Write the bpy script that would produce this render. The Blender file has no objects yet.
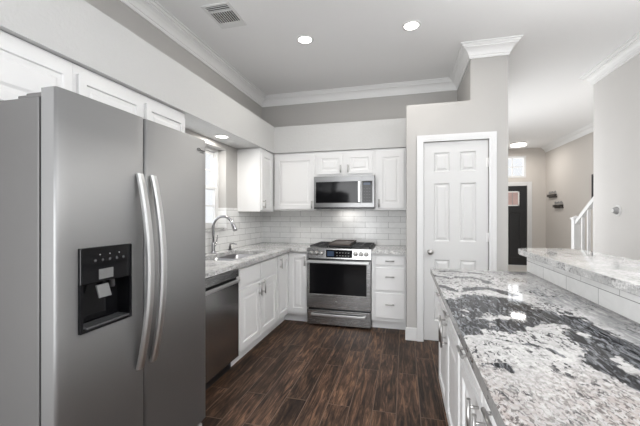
import bpy, bmesh, math, random
from mathutils import Vector, Matrix, noise
random.seed(7)
S = bpy.context.scene
C = S.collection
PI = math.pi

# ------------------------------------------------------------------ camera, world, exposure
cam_d = bpy.data.cameras.new('camera')
cam = bpy.data.objects.new('camera', cam_d); C.objects.link(cam)
cam.location = (0, 0, 1.3256)
cam.rotation_euler = (PI/2, 0, 0.2523)
cam_d.sensor_fit = 'HORIZONTAL'; cam_d.sensor_width = 36
cam_d.lens = 328.46/640*36
cam_d.shift_y = 1.2/640
cam_d.clip_start = 0.02
S.camera = cam
W = bpy.data.worlds.new('world'); S.world = W; W.use_nodes = True
bg = W.node_tree.nodes['Background']; bg.inputs[0].default_value = (0.93, 0.96, 1.0, 1); bg.inputs[1].default_value = 1.1
S.view_settings.view_transform = 'Standard'; S.view_settings.look = 'None'
S.view_settings.gamma = 1; S.view_settings.use_curve_mapping = False
S.view_settings.exposure = -0.04


def area(name, loc, rot, sx, sy, power, col=(1, 1, 1), parent=None, shape='RECTANGLE', spread=PI):
    l = bpy.data.lights.new(name, 'AREA'); l.shape = shape; l.size = sx; l.size_y = sy; l.energy = power; l.color = col; l.spread = spread
    o = bpy.data.objects.new(name, l); o.location = loc; o.rotation_euler = rot; C.objects.link(o)
    if parent: o.parent = parent
    return o


# fill light added behind the camera for the far wall, tiles and fronts
area('added_rear_fill', (-1.3, -1.1, 1.35), (PI/2, 0, -1.0), 1.6, 1.8, 82, (.98, .99, 1))
# daylight entering by the sink window
area('window_daylight', (-2.45, 2.87, 1.75), (0, -PI/2, 0), 1.0, 1.2, 7, (.97, .985, 1))
# added fill aimed upward, out of view, to brighten the ceiling
area('added_ceiling_fill', (1.3, .9, 1.75), (PI, .12, 0),   .8, .8, 92, (.985, .993, 1), spread=2.3)
# daylight of the dining room opening off the hall
area('dining_room_daylight', (.80, 6.0, 1.55), (0, -PI/2-.2, -.35), 1.9, 2.0, 37, (1, 1, .99))
# daylight outside the transom over the front door
area('entry_daylight', (2.56, 9.95, 2.6), (PI/2, 0, PI), 1.1, .8, 6, (.98, .99, 1))
# unseen fill added behind the pale wall to lift the hall
area('added_hall_fill', (2.9, 3.6, 1.9), (PI/2+.15, 0, 0), .9, 1.4, 15, (1, .98, .95))

# ------------------------------------------------------------------ materials
def nt(name):
    m = bpy.data.materials.new(name); m.use_nodes = True
    t = m.node_tree; b = t.nodes['Principled BSDF']
    return m, t, b


def N(t, typ, **kw):
    n = t.nodes.new(typ)
    for k, v in kw.items():
        if k.startswith('i_'):
            n.inputs[int(k[2:])].default_value = v
        else:
            setattr(n, k, v)
    return n


def mat(name, col, rough=.5, metal=0., bump=0., bscale=80., var=0., emit=None, spec=.5, coat=0.):
    m, t, b = nt(name)
    b.inputs['Base Color'].default_value = (*col, 1); b.inputs['Roughness'].default_value = rough
    b.inputs['Metallic'].default_value = metal; b.inputs['Specular IOR Level'].default_value = spec
    b.inputs['Coat Weight'].default_value = coat
    tc = N(t, 'ShaderNodeTexCoord')
    if bump:
        n = N(t, 'ShaderNodeTexNoise'); n.inputs['Scale'].default_value = bscale; n.inputs['Detail'].default_value = 3
        t.links.new(tc.outputs['Object'], n.inputs['Vector'])
        bp = N(t, 'ShaderNodeBump'); bp.inputs['Strength'].default_value = bump; bp.inputs['Distance'].default_value = .004
        t.links.new(n.outputs['Fac'], bp.inputs['Height']); t.links.new(bp.outputs['Normal'], b.inputs['Normal'])
    if var:
        n = N(t, 'ShaderNodeTexNoise'); n.inputs['Scale'].default_value = 2.5; n.inputs['Detail'].default_value = 4
        t.links.new(tc.outputs['Object'], n.inputs['Vector'])
        mx = N(t, 'ShaderNodeMix', data_type='RGBA')
        mx.inputs[6].default_value = (*[c*(1-var) for c in col], 1); mx.inputs[7].default_value = (*[min(1, c*(1+var)) for c in col], 1)
        t.links.new(n.outputs['Fac'], mx.inputs[0]); t.links.new(mx.outputs[2], b.inputs['Base Color'])
    if emit:
        b.inputs['Emission Color'].default_value = (*emit[:3], 1); b.inputs['Emission Strength'].default_value = emit[3]
    return m


def steel(name, col, rough, stretch=(1, 1, 60), amt=.12):
    m, t, b = nt(name)
    b.inputs['Base Color'].default_value = (*col, 1); b.inputs['Metallic'].default_value = 1
    tc = N(t, 'ShaderNodeTexCoord'); mp = N(t, 'ShaderNodeMapping'); mp.inputs['Scale'].default_value = stretch
    n = N(t, 'ShaderNodeTexNoise'); n.inputs['Scale'].default_value = 6; n.inputs['Detail'].default_value = 2
    t.links.new(tc.outputs['Object'], mp.inputs[0]); t.links.new(mp.outputs[0], n.inputs['Vector'])
    mr = N(t, 'ShaderNodeMapRange'); mr.inputs[3].default_value = rough-amt/2; mr.inputs[4].default_value = rough+amt/2
    t.links.new(n.outputs['Fac'], mr.inputs[0]); t.links.new(mr.outputs[0], b.inputs['Roughness'])
    return m


def granite(name, bright=(.80, .79, .775), grey_amt=.5, dark_amt=.5, spec=1.2, med_amt=.55):
    m, t, b = nt(name)
    L = t.links.new
    tc = N(t, 'ShaderNodeTexCoord')
    at = N(t, 'ShaderNodeAttribute', attribute_name='pattern')
    sp = N(t, 'ShaderNodeSeparateColor'); L(at.outputs['Color'], sp.inputs[0])

    def nz(scale, detail=4, dist=0., st=(1, 1, 1), rot=0., rough=.6):
        mp = N(t, 'ShaderNodeMapping'); mp.inputs['Scale'].default_value = st; mp.inputs['Rotation'].default_value = (0, 0, rot)
        L(tc.outputs['Object'], mp.inputs[0])
        n = N(t, 'ShaderNodeTexNoise'); n.inputs['Scale'].default_value = scale; n.inputs['Detail'].default_value = detail
        n.inputs['Distortion'].default_value = dist; n.inputs['Roughness'].default_value = rough
        L(mp.outputs[0], n.inputs['Vector']); return n.outputs['Fac']

    def mr(x, a, c, lo=0., hi=1.):
        n = N(t, 'ShaderNodeMapRange', interpolation_type='SMOOTHSTEP'); L(x, n.inputs[0])
        n.inputs[1].default_value = a; n.inputs[2].default_value = c; n.inputs[3].default_value = lo; n.inputs[4].default_value = hi
        return n.outputs[0]

    def ma(op, a, c):
        n = N(t, 'ShaderNodeMath', operation=op)
        for i, x in enumerate((a, c)):
            if isinstance(x, (int, float)): n.inputs[i].default_value = x
            else: L(x, n.inputs[i])
        return n.outputs[0]

    def mix(f, a, c):
        n = N(t, 'ShaderNodeMix', data_type='RGBA'); L(f, n.inputs[0])
        for i, x in ((6, a), (7, c)):
            if isinstance(x, tuple): n.inputs[i].default_value = (*x, 1)
            else: L(x, n.inputs[i])
        return n.outputs[2]
    cloud = mr(nz(6, 6, 1.4, (1, .6, 1), -.4), .40, .64)
    fine = nz(85, 3); med = nz(62, 6, .9, (1, .5, 1), .6)
    col = mix(ma('MULTIPLY', cloud, grey_amt), bright, (.30, .30, .30))
    col = mix(ma('MULTIPLY', mr(med, .47, .62), med_amt), col, (.27, .268, .265))
    col = mix(mr(fine, .35, .70, 0, .40), col, (.20, .20, .20))
    # the warm, speckled zone
    warm = sp.outputs['Blue']
    col = mix(ma('MULTIPLY', warm, mr(nz(80, 5, .5, (1, .6, 1), -.5), .42, .56, .2, .85)), col, (.30, .262, .248))
    col = mix(ma('MULTIPLY', warm, mr(nz(105, 4, .6, (1, .55, 1), -.4), .51, .58, 0, .9)), col, (.085, .075, .072))
    # grey flowing zone
    fl = nz(50, 6, 1.0, (1, .16, 1), -.12)
    g = sp.outputs['Green']
    col = mix(ma('MULTIPLY', g, mr(fl, .34, .62, .30, 1.0)), col, (.16, .163, .17))
    # dark flecks everywhere
    fk = ma('MULTIPLY', mr(nz(75, 5, .8, (1, .5, 1), .5), .52, .58), mr(nz(8, 3), .42, .58))
    col = mix(ma('MULTIPLY', fk, dark_amt), col, (.03, .03, .034))
    # the dark veins
    d = mr(ma('ADD', sp.outputs['Red'], ma('MULTIPLY', ma('SUBTRACT', nz(42, 6, 1.0, (1, .4, 1), -.3, .7), .5), 1.7)), .36, .54)
    veined = mix(mr(nz(75, 6, 1.2, (1, .22, 1), -.25), .46, .64), (.007, .0075, .010), (.16, .165, .175))
    col = mix(d, col, veined)
    L(col, b.inputs['Base Color'])
    b.inputs['Roughness'].default_value = .035; b.inputs['IOR'].default_value = spec
    return m


def tile(name, axis):
    m, t, b = nt(name); L = t.links.new
    tc = N(t, 'ShaderNodeTexCoord'); sx = N(t, 'ShaderNodeSeparateXYZ'); L(tc.outputs['Object'], sx.inputs[0])
    ad = N(t, 'ShaderNodeMath', operation='ADD'); ad.inputs[1].default_value = 10.0 if axis == 'x' else 10.02; L(sx.outputs['X' if axis == 'x' else 'Y'], ad.inputs[0])
    az = N(t, 'ShaderNodeMath', operation='SUBTRACT'); az.inputs[1].default_value = .914-.0765*4; L(sx.outputs['Z'], az.inputs[0])
    cb = N(t, 'ShaderNodeCombineXYZ'); L(ad.outputs[0], cb.inputs[0]); L(az.outputs[0], cb.inputs[1])
    br = N(t, 'ShaderNodeTexBrick', offset=.5, offset_frequency=2); L(cb.outputs[0], br.inputs['Vector'])
    for k, v in (('Scale', 1), ('Mortar Size', .0016), ('Mortar Smooth', .2), ('Brick Width', .306), ('Row Height', .0765), ('Bias', 0)):
        br.inputs[k].default_value = v
    br.inputs['Color1'].default_value = (.88, .88, .87, 1); br.inputs['Color2'].default_value = (.81, .81, .80, 1); br.inputs['Mortar'].default_value = (.27, .265, .26, 1)
    n = N(t, 'ShaderNodeTexNoise'); n.inputs['Scale'].default_value = 9; n.inputs['Detail'].default_value = 5; n.inputs['Distortion'].default_value = 2
    L(tc.outputs['Object'], n.inputs['Vector'])
    rp = N(t, 'ShaderNodeMapRange'); rp.inputs[1].default_value = .3; rp.inputs[2].default_value = .7; rp.inputs[3].default_value = .93; rp.inputs[4].default_value = 1.0; L(n.outputs['Fac'], rp.inputs[0])
    mu = N(t, 'ShaderNodeMix', data_type='RGBA', blend_type='MULTIPLY'); mu.inputs[0].default_value = 1
    L(br.outputs['Color'], mu.inputs[6]); L(rp.outputs[0], mu.inputs[7]); L(mu.outputs[2], b.inputs['Base Color'])
    bp = N(t, 'ShaderNodeBump', invert=True); bp.inputs['Strength'].default_value = .5; bp.inputs['Distance'].default_value = .002
    L(br.outputs['Fac'], bp.inputs['Height']); L(bp.outputs['Normal'], b.inputs['Normal'])
    b.inputs['Roughness'].default_value = .16
    return m


def plank_floor(name):
    m, t, b = nt(name); L = t.links.new
    tc = N(t, 'ShaderNodeTexCoord'); mp = N(t, 'ShaderNodeMapping')
    mp.inputs['Rotation'].default_value = (0, 0, PI/2); mp.inputs['Location'].default_value = (20.3, 20.05, 0)
    L(tc.outputs['Object'], mp.inputs[0])
    br = N(t, 'ShaderNodeTexBrick', offset=.37, offset_frequency=2); L(mp.outputs[0], br.inputs['Vector'])
    for k, v in (('Scale', 1), ('Mortar Size', .0026), ('Mortar Smooth', .1), ('Brick Width', .92), ('Row Height', .155), ('Bias', 0)):
        br.inputs[k].default_value = v
    br.inputs['Color1'].default_value = (0, 0, 0, 1); br.inputs['Color2'].default_value = (1, 1, 1, 1); br.inputs['Mortar'].default_value = (.5, .5, .5, 1)
    # shift the grain per plank
    ml = N(t, 'ShaderNodeVectorMath', operation='SCALE'); L(br.outputs['Color'], ml.inputs[0]); ml.inputs['Scale'].default_value = 13.
    av = N(t, 'ShaderNodeVectorMath', operation='ADD'); L(mp.outputs[0], av.inputs[0]); L(ml.outputs[0], av.inputs[1])

    def nz(st, scale, detail, dist):
        q = N(t, 'ShaderNodeMapping'); q.inputs['Scale'].default_value = st; L(av.outputs[0], q.inputs[0])
        n = N(t, 'ShaderNodeTexNoise'); n.inputs['Scale'].default_value = scale; n.inputs['Detail'].default_value = detail; n.inputs['Distortion'].default_value = dist
        n.inputs['Roughness'].default_value = .65
        L(q.outputs[0], n.inputs['Vector']); return n.outputs['Fac']
    grain = nz((1.0, 9, 1), 3.2, 8, 1.1); fine = nz((2, 50, 1), 5, 4, .3); blot = nz((1, 1.8, 1), 3.6, 4, .6)
    rp = N(t, 'ShaderNodeValToRGB'); e = rp.color_ramp.elements
    e[0].position = .34; e[0].color = (.009, .0065, .0055, 1); e[1].position = .68; e[1].color = (.185, .104, .062, 1)
    x = e.new(.50); x.color = (.052, .030, .0205, 1)
    L(grain, rp.inputs[0])
    f2 = N(t, 'ShaderNodeMapRange'); f2.inputs[1].default_value = .3; f2.inputs[2].default_value = .7; f2.inputs[3].default_value = .55; f2.inputs[4].default_value = 1.5; L(fine, f2.inputs[0])
    b2 = N(t, 'ShaderNodeMapRange'); b2.inputs[1].default_value = .3; b2.inputs[2].default_value = .7; b2.inputs[3].default_value = .6; b2.inputs[4].default_value = 1.35; L(blot, b2.inputs[0])
    mm = N(t, 'ShaderNodeMath', operation='MULTIPLY'); L(f2.outputs[0], mm.inputs[0]); L(b2.outputs[0], mm.inputs[1])
    p2 = N(t, 'ShaderNodeMapRange'); p2.inputs[3].default_value = .6; p2.inputs[4].default_value = 1.4; L(br.outputs['Color'], p2.inputs[0])
    m3 = N(t, 'ShaderNodeMath', operation='MULTIPLY'); L(mm.outputs[0], m3.inputs[0]); L(p2.outputs[0], m3.inputs[1])
    vs = N(t, 'ShaderNodeVectorMath', operation='SCALE'); L(rp.outputs[0], vs.inputs[0]); L(m3.outputs[0], vs.inputs['Scale'])
    mx = N(t, 'ShaderNodeMix', data_type='RGBA'); L(br.outputs['Fac'], mx.inputs[0]); L(vs.outputs[0], mx.inputs[6]); mx.inputs[7].default_value = (.16, .11, .08, 1)
    L(mx.outputs[2], b.inputs['Base Color'])
    bp = N(t, 'ShaderNodeBump'); bp.inputs['Strength'].default_value = .35; bp.inputs['Distance'].default_value = .003
    L(grain, bp.inputs['Height']); L(bp.outputs['Normal'], b.inputs['Normal'])
    b.inputs['Roughness'].default_value = .45; b.inputs['Specular IOR Level'].default_value = .2
    return m


def window_glass(name):
    m, t, b = nt(name); L = t.links.new
    tr = N(t, 'ShaderNodeBsdfTransparent'); gl = N(t, 'ShaderNodeBsdfGlossy'); gl.inputs['Roughness'].default_value = .02
    mx = N(t, 'ShaderNodeMixShader'); mx.inputs[0].default_value = .08
    L(tr.outputs[0], mx.inputs[1]); L(gl.outputs[0], mx.inputs[2]); L(mx.outputs[0], t.nodes['Material Output'].inputs[0])
    return m


M = dict(
    wall=mat('greige_paint', (.462, .451, .436), .7, bump=.12, bscale=70),
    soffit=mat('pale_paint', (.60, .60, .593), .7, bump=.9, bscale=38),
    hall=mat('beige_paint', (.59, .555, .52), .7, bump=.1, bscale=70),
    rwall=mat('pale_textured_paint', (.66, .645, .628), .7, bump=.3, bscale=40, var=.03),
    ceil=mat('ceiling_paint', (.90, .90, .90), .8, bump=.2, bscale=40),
    trim=mat('white_trim_paint', (.69, .69, .69), .35),
    crown=mat('crown_paint', (.86, .86, .855), .4),
    doorp=mat('white_door_paint', (.615, .615, .612), .35),
    cab=mat('white_cabinet_paint', (.80, .80, .80), .32),
    inside=mat('cabinet_interior', (.5, .49, .47), .6),
    floor=plank_floor('dark_wood_planks'),
    foyer=mat('foyer_tile', (.78, .76, .73), .3, var=.06),
    steel=steel('brushed_steel', (.38, .38, .38), .27, (1, 1, 60), .03),
    fridge=steel('fridge_steel', (.345, .345, .345), .58, (1, 1, 45), .04),
    fside=mat('fridge_side_grey', (.135, .132, .13), .5, metal=.1),
    msteel=steel('microwave_steel', (.25, .25, .25), .3, (1, 1, 60), .03),
    bright=steel('bright_steel', (.68, .68, .68), .36, (1, 1, 60), .03),
    nickel=mat('satin_nickel', (.48, .47, .46), .3, metal=1),
    chrome=mat('chrome', (.42, .42, .43), .2, metal=1),
    darksteel=steel('black_steel', (.42, .418, .414), .22, (1, 1, 20), .06),
    black=mat('black_plastic', (.012, .012, .013), .3),
    gloss=mat('black_glass', (.006, .006, .007), .07, spec=.22),
    dgrey=mat('charcoal_plastic', (.06, .06, .063), .25),
    iron=mat('cast_iron', (.03, .03, .032), .45),
    griddle=mat('brown_griddle', (.075, .058, .05), .45),
    grey=mat('grey_plastic', (.33, .33, .33), .45),
    dull=mat('dull_grey_plastic', (.17, .17, .17), .45),
    white=mat('white_plastic', (.78, .78, .77), .4),
    sinksteel=mat('sink_steel', (.33, .33, .34), .28, metal=.95),
    gpen=granite('granite_slab', (.49, .482, .472), .5, 1.0),
    gran=granite('granite_pale', (.80, .795, .785), .55, .55, 1.4, .30),
    gbar=granite('granite_bar_top', (.64, .635, .625), .45, .25, 1.45, .35),
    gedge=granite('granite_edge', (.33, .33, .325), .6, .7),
    tilex=tile('white_subway_tile', 'x'), tiley=tile('white_subway_tile_side', 'y'),
    doorblk=mat('black_door_paint', (.014, .0145, .016), .35),
    glass=window_glass('clear_glass'),
    glow=mat('lit_diffuser', (.9, .9, .9), .5, emit=(1, .97, .92, 9)),
    glow2=mat('lit_dome', (.9, .9, .88), .5, emit=(1, .95, .88, 1.6)),
    wood=mat('dark_wood', (.03, .024, .02), .5),
    display=mat('lit_display', (.02, .03, .05), .2, emit=(.10, .2, .42, .12)),
    legend=mat('pale_legend', (.5, .5, .5), .5),
    art=mat('muted_canvas', (.25, .25, .25), .6, var=.4),
    lite=mat('leaded_lite', (.58, .42, .40), .15, var=.5),
)

# ------------------------------------------------------------------ mesh helpers
class MB:
    def __init__(s):
        s.bm = bmesh.new()

    def box(s, x0, y0, z0, x1, y1, z1, bev=0., seg=2):
        vs = [s.bm.verts.new((x, y, z)) for x in (x0, x1) for y in (y0, y1) for z in (z0, z1)]
        F = [(0, 1, 3, 2), (4, 6, 7, 5), (0, 4, 5, 1), (2, 3, 7, 6), (0, 2, 6, 4), (1, 5, 7, 3)]
        fs = [s.bm.faces.new([vs[i] for i in f]) for f in F]
        if bev:
            es = list({e for f in fs for e in f.edges})
            bmesh.ops.bevel(s.bm, geom=es, offset=bev, segments=seg, affect='EDGES', profile=.5)
        return s

    def tube(s, pts, r, n=12, caps=True):
        pts = [Vector(p) for p in pts]; rs = r if isinstance(r, (list, tuple)) else [r]*len(pts)
        t0 = (pts[1]-pts[0]).normalized(); up = Vector((0, 0, 1)) if abs(t0.z) < .9 else Vector((1, 0, 0))
        u = t0.cross(up).normalized(); rings = []
        for i, p in enumerate(pts):
            t = (pts[min(i+1, len(pts)-1)]-pts[max(i-1, 0)]).normalized()
            u = (u-t*u.dot(t)).normalized(); v = t.cross(u)
            rings.append([s.bm.verts.new(p+(u*math.cos(2*PI*k/n)+v*math.sin(2*PI*k/n))*rs[i]) for k in range(n)])
        for a, b in zip(rings, rings[1:]):
            for k in range(n):
                f = s.bm.faces.new((a[k], a[(k+1) % n], b[(k+1) % n], b[k])); f.smooth = True
        if caps:
            s.bm.faces.new(rings[0][::-1]); s.bm.faces.new(rings[-1])
        return s

    def lathe(s, prof, origin=(0, 0, 0), axis=(0, 0, 1), n=24):
        """prof: (radius, height along axis)"""
        q = Vector((0, 0, 1)).rotation_difference(Vector(axis)); o = Vector(origin); rings = []
        for r, h in prof:
            if r < 1e-6: rings.append([s.bm.verts.new(o+q @ Vector((0, 0, h)))])
            else: rings.append([s.bm.verts.new(o+q @ Vector((r*math.cos(2*PI*k/n), r*math.sin(2*PI*k/n), h))) for k in range(n)])
        for a, b in zip(rings, rings[1:]):
            for k in range(n):
                k2 = (k+1) % n
                if len(a) == 1 and len(b) == 1: continue
                if len(a) == 1: f = s.bm.faces.new((a[0], b[k2], b[k]))
                elif len(b) == 1: f = s.bm.faces.new((a[k], a[k2], b[0]))
                else: f = s.bm.faces.new((a[k], a[k2], b[k2], b[k]))
                f.smooth = True
        return s

    def prism(s, poly, z0, z1, bev=0.):
        a = [s.bm.verts.new((x, y, z0)) for x, y in poly]; b = [s.bm.verts.new((x, y, z1)) for x, y in poly]
        fs = [s.bm.faces.new(a[::-1]), s.bm.faces.new(b)]
        n = len(poly)
        for k in range(n): fs.append(s.bm.faces.new((a[k], a[(k+1) % n], b[(k+1) % n], b[k])))
        if bev:
            es = [e for f in fs[:2] for e in f.edges]
            bmesh.ops.bevel(s.bm, geom=es, offset=bev, segments=2, affect='EDGES', profile=.5)
        return s

    def panels(s, x0, z0, x1, z1, yf, T, holes, rings):
        """slab with its front at y=yf (facing -y) and moulded panels; holes = (x0,z0,x1,z1); rings = (inset, depth)"""
        V = lambda x, y, z: s.bm.verts.new((x, y, z))
        xs = sorted({x0, x1, *[h[0] for h in holes], *[h[2] for h in holes]}); zs = sorted({z0, z1, *[h[1] for h in holes], *[h[3] for h in holes]})
        for a, b in zip(xs, xs[1:]):
            for c, d in zip(zs, zs[1:]):
                mx, mz = (a+b)/2, (c+d)/2
                if any(h[0] < mx < h[2] and h[1] < mz < h[3] for h in holes): continue
                s.bm.faces.new((V(a, yf, c), V(b, yf, c), V(b, yf, d), V(a, yf, d)))
        for h in holes:
            lp = None
            for ins, dep in [(0, 0)]+list(rings):
                l2 = [V(h[0]+ins, yf+dep, h[1]+ins), V(h[2]-ins, yf+dep, h[1]+ins), V(h[2]-ins, yf+dep, h[3]-ins), V(h[0]+ins, yf+dep, h[3]-ins)]
                if lp:
                    for k in range(4): s.bm.faces.new((lp[k], lp[(k+1) % 4], l2[(k+1) % 4], l2[k]))
                lp = l2
            s.bm.faces.new(lp)
        y1 = yf+T
        s.bm.faces.new((V(x1, y1, z0), V(x0, y1, z0), V(x0, y1, z1), V(x1, y1, z1)))
        for a, b in (((x0, z0), (x1, z0)), ((x1, z0), (x1, z1)), ((x1, z1), (x0, z1)), ((x0, z1), (x0, z0))):
            s.bm.faces.new((V(a[0], yf, a[1]), V(a[0], y1, a[1]), V(b[0], y1, b[1]), V(b[0], yf, b[1])))
        return s

    def build(s, name, m, parent=None):
        bmesh.ops.remove_doubles(s.bm, verts=s.bm.verts, dist=1e-5)
        bmesh.ops.recalc_face_normals(s.bm, faces=s.bm.faces)
        me = bpy.data.meshes.new(name); s.bm.to_mesh(me); s.bm.free()
        o = bpy.data.objects.new(name, me); C.objects.link(o)
        me.materials.append(M[m] if isinstance(m, str) else m)
        if parent: o.parent = parent
        return o


def tag(o, label=None, cat=None, group=None, kind=None):
    for k, v in (('label', label), ('category', cat), ('group', group), ('kind', kind)):
        if v: o[k] = v
    return o


def thing(name, label, cat, loc=(0, 0, 0), rz=0., group=None, kind=None):
    o = bpy.data.objects.new(name, None); C.objects.link(o); o.empty_display_size = .1
    o.location = loc; o.rotation_euler = (0, 0, rz)
    return tag(o, label, cat, group, kind)


def struct(name, mb, m, label, cat, parent=None):
    o = mb.build(name, m, parent)
    return tag(o, label, cat, None, 'structure')


def copy_tree(o, parent=None):
    c = o.copy(); C.objects.link(c)
    if parent: c.parent = parent
    for ch in list(o.children): copy_tree(ch, c)
    return c


# ------------------------------------------------------------------ room shell
CZ = 3.02
XW, YB = -2.018, 4.4445
WX0, WX1, WZ0, WZ1 = 2.30, 3.436, 1.165, 2.075          # kitchen window: Y range, Z range
struct('floor', MB().box(-2.2, -1.3, -.1, 1.9, 4.6, 0), 'floor', 'dark brown wood plank floor of the kitchen', 'floor')
struct('floor_foyer', MB().box(1.9, -1.3, -.1, 3.7, 9.8, 0).box(.9, 4.6, -.1, 1.9, 9.8, 0), 'foyer', 'pale tiled floor of the entry hall', 'floor')
struct('ceiling', MB().box(-2.2, -1.3, CZ, 3.7, 9.8, CZ+.1), 'ceil', 'white textured ceiling with recessed lights', 'ceiling')
w = MB()
w.box(XW-.18, -1.3, 0, XW, WX0, CZ).box(XW-.18, WX1, 0, XW, YB+.15, CZ)
w.box(XW-.18, WX0, 0, XW, WX1, WZ0).box(XW-.18, WX0, WZ1, XW, WX1, CZ)
struct('wall_left', w, 'wall', 'greige wall with the sink window', 'wall')
struct('wall_back', MB().box(XW, YB, 0, .02, YB+.15, CZ).box(.02, YB, 2.474, .643, YB+.15, CZ), 'wall', 'greige wall behind the range', 'wall')
PX0, PX1, PXC, PY, PZ = .019, .985, .643, 3.587, 2.474
DX0, DX1, DZ = .19, .813, 2.078
w = MB()
w.box(PX0, PY, 0, DX0, PY+.12, PZ).box(DX1, PY, 0, PX1, PY+.12, PZ).box(DX0, PY, DZ, DX1, PY+.12, PZ)
w.box(PX0, PY+.12, 0, PX0+.1, YB+.15, PZ).box(PXC, PY, PZ, PX1, YB+.15, CZ).box(PX0+.1, PY+.12, PZ-.1, PXC, YB+.15, PZ)
w.box(PX1-.12, PY+.12, 0, PX1, 4.9, PZ).box(PX1-.12, YB+.15, PZ, PX1, 9.5, CZ).box(PX1-.12, 7.2, 0, PX1, 9.5, PZ)
struct('wall_pantry', w, 'wall', 'greige pantry wall stepping up to a full-height column', 'wall')
RX, RY = 2.21, 4.67
struct('wall_right', MB().box(RX, -1.3, 0, RX+.12, RY, CZ), 'rwall', 'pale textured wall beyond the raised bar', 'wall')
HX, HY = 3.465, 9.5
struct('wall_hall', MB().box(HX, -1.3, 0, HX+.15, HY+.2, CZ), 'hall', 'beige hall wall with two small dark racks', 'wall')
FD0, FD1, FDZ = 2.14, 3.05, 2.06
TW0, TW1, TZ0, TZ1 = 2.10, 3.02, 2.27, 2.83
w = MB()
w.box(PX1, HY, 0, FD0, HY+.15, TZ0).box(FD1, HY, 0, HX, HY+.15, TZ0).box(FD0, HY, FDZ, FD1, HY+.15, TZ0)
w.box(PX1, HY, TZ0, TW0, HY+.15, TZ1).box(TW1, HY, TZ0, HX, HY+.15, TZ1).box(PX1, HY, TZ1, HX, HY+.15, CZ)
struct('wall_entry', w, 'hall', 'beige entry wall around the black front door', 'wall')

# soffit above the cabinets
SX, SYB, SZ0, SZ1 = -1.686, 4.1025, 2.14, 2.488
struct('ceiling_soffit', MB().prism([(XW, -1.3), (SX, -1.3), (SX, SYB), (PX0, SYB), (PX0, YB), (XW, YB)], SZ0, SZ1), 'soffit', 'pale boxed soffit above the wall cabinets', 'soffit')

# backsplash tiles (thin slabs on the walls)
w = MB()
w.box(XW, 1.84, .914, XW+.008, WX0, 1.40).box(XW, WX0, .914, XW+.008, WX1, WZ0-.03).box(XW, WX1, .914, XW+.008, YB, 1.40).box(XW-.10, WX1-.006, WZ0+.001, XW+.008, WX1, 1.40)
struct('wall_backsplash_left', w, 'tiley', 'white subway tile backsplash behind the sink', 'backsplash')
struct('wall_backsplash_back', MB().box(XW+.008, YB-.008, .85, PX0, YB, 1.45), 'tilex', 'white subway tile backsplash behind the range', 'backsplash')

# crown mouldings swept along the walls
CP = [(0, -.130), (.010, -.130), (.014, -.120), (.014, -.108), (.022, -.104), (.024, -.092), (.034, -.072), (.050, -.054), (.066, -.044), (.074, -.042), (.074, -.028), (.084, -.024), (.090, -.012), (.106, -.010), (.106, 0), (0, 0)]


def crown(name, pts, label):
    mb = MB(); n = len(pts); rings = []
    P = [Vector(p) for p in pts]
    for i in range(n):
        ds = []
        if i > 0: ds.append((P[i]-P[i-1]).normalized())
        if i < n-1: ds.append((P[i+1]-P[i]).normalized())
        ns = [Vector((d.y, -d.x)) for d in ds]
        m_ = sum(ns, Vector((0, 0)));
        if len(ns) == 2: m_ = m_/(1+ns[0].dot(ns[1]))
        rings.append([mb.bm.verts.new((P[i].x+m_.x*a, P[i].y+m_.y*a, CZ+b)) for a, b in CP])
    for a, b in zip(rings, rings[1:]):
        for k in range(len(CP)):
            k2 = (k+1) % len(CP)
            mb.bm.faces.new((a[k], a[k2], b[k2], b[k]))
    mb.bm.faces.new(rings[0]); mb.bm.faces.new(rings[-1][::-1])
    return struct(name, mb, 'crown', label, 'crown moulding')


crown('trim_1', [(XW, -1.3), (XW, YB), (PXC, YB), (PXC, PY), (PX1, PY), (PX1, 9.5)], 'white crown moulding around the kitchen ceiling and column')
crown('trim_2', [(RX+.12, RY), (RX, RY), (RX, -1.3)], 'white crown moulding on the wall beyond the bar')
crown('trim_3', [(HX, HY), (HX, -1.3)], 'white crown moulding along the beige hall wall')

bb = lambda mb: mb
mb = MB(); mb.box(PX0-.014, PY-.014, 0, DX0-.065, PY, .135, .004)
struct('baseboard_pantry', mb, 'trim', 'white baseboard beside the pantry door', 'baseboard')
mb = MB(); mb.box(DX1+.065, PY-.014, 0, PX1+.014, PY, .135, .004)
struct('baseboard_column', mb, 'trim', 'white baseboard at the foot of the column', 'baseboard')
struct('baseboard_entry', MB().box(FD1+.1, HY-.014, 0, HX, HY, .135), 'trim', 'white baseboard beside the front door', 'baseboard')


def casing(name, x0, x1, zt, wd, y, label, parent, proj=.018):
    mb = MB()
    for k, (a, p) in enumerate(((0, proj*.55), (.28, proj*.8), (.62, proj))):
        f = wd*(1-a)
        # stepped profile: thicker towards the outside edge
        o = wd-f
        mb.box(x0-wd, y-p, 0, x0-o, y, zt+wd); mb.box(x1+o, y-p, 0, x1+wd, y, zt+wd); mb.box(x0-o, y-p, zt+o, x1+o, y, zt+wd)
    return mb.build(name, 'trim', parent)


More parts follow.
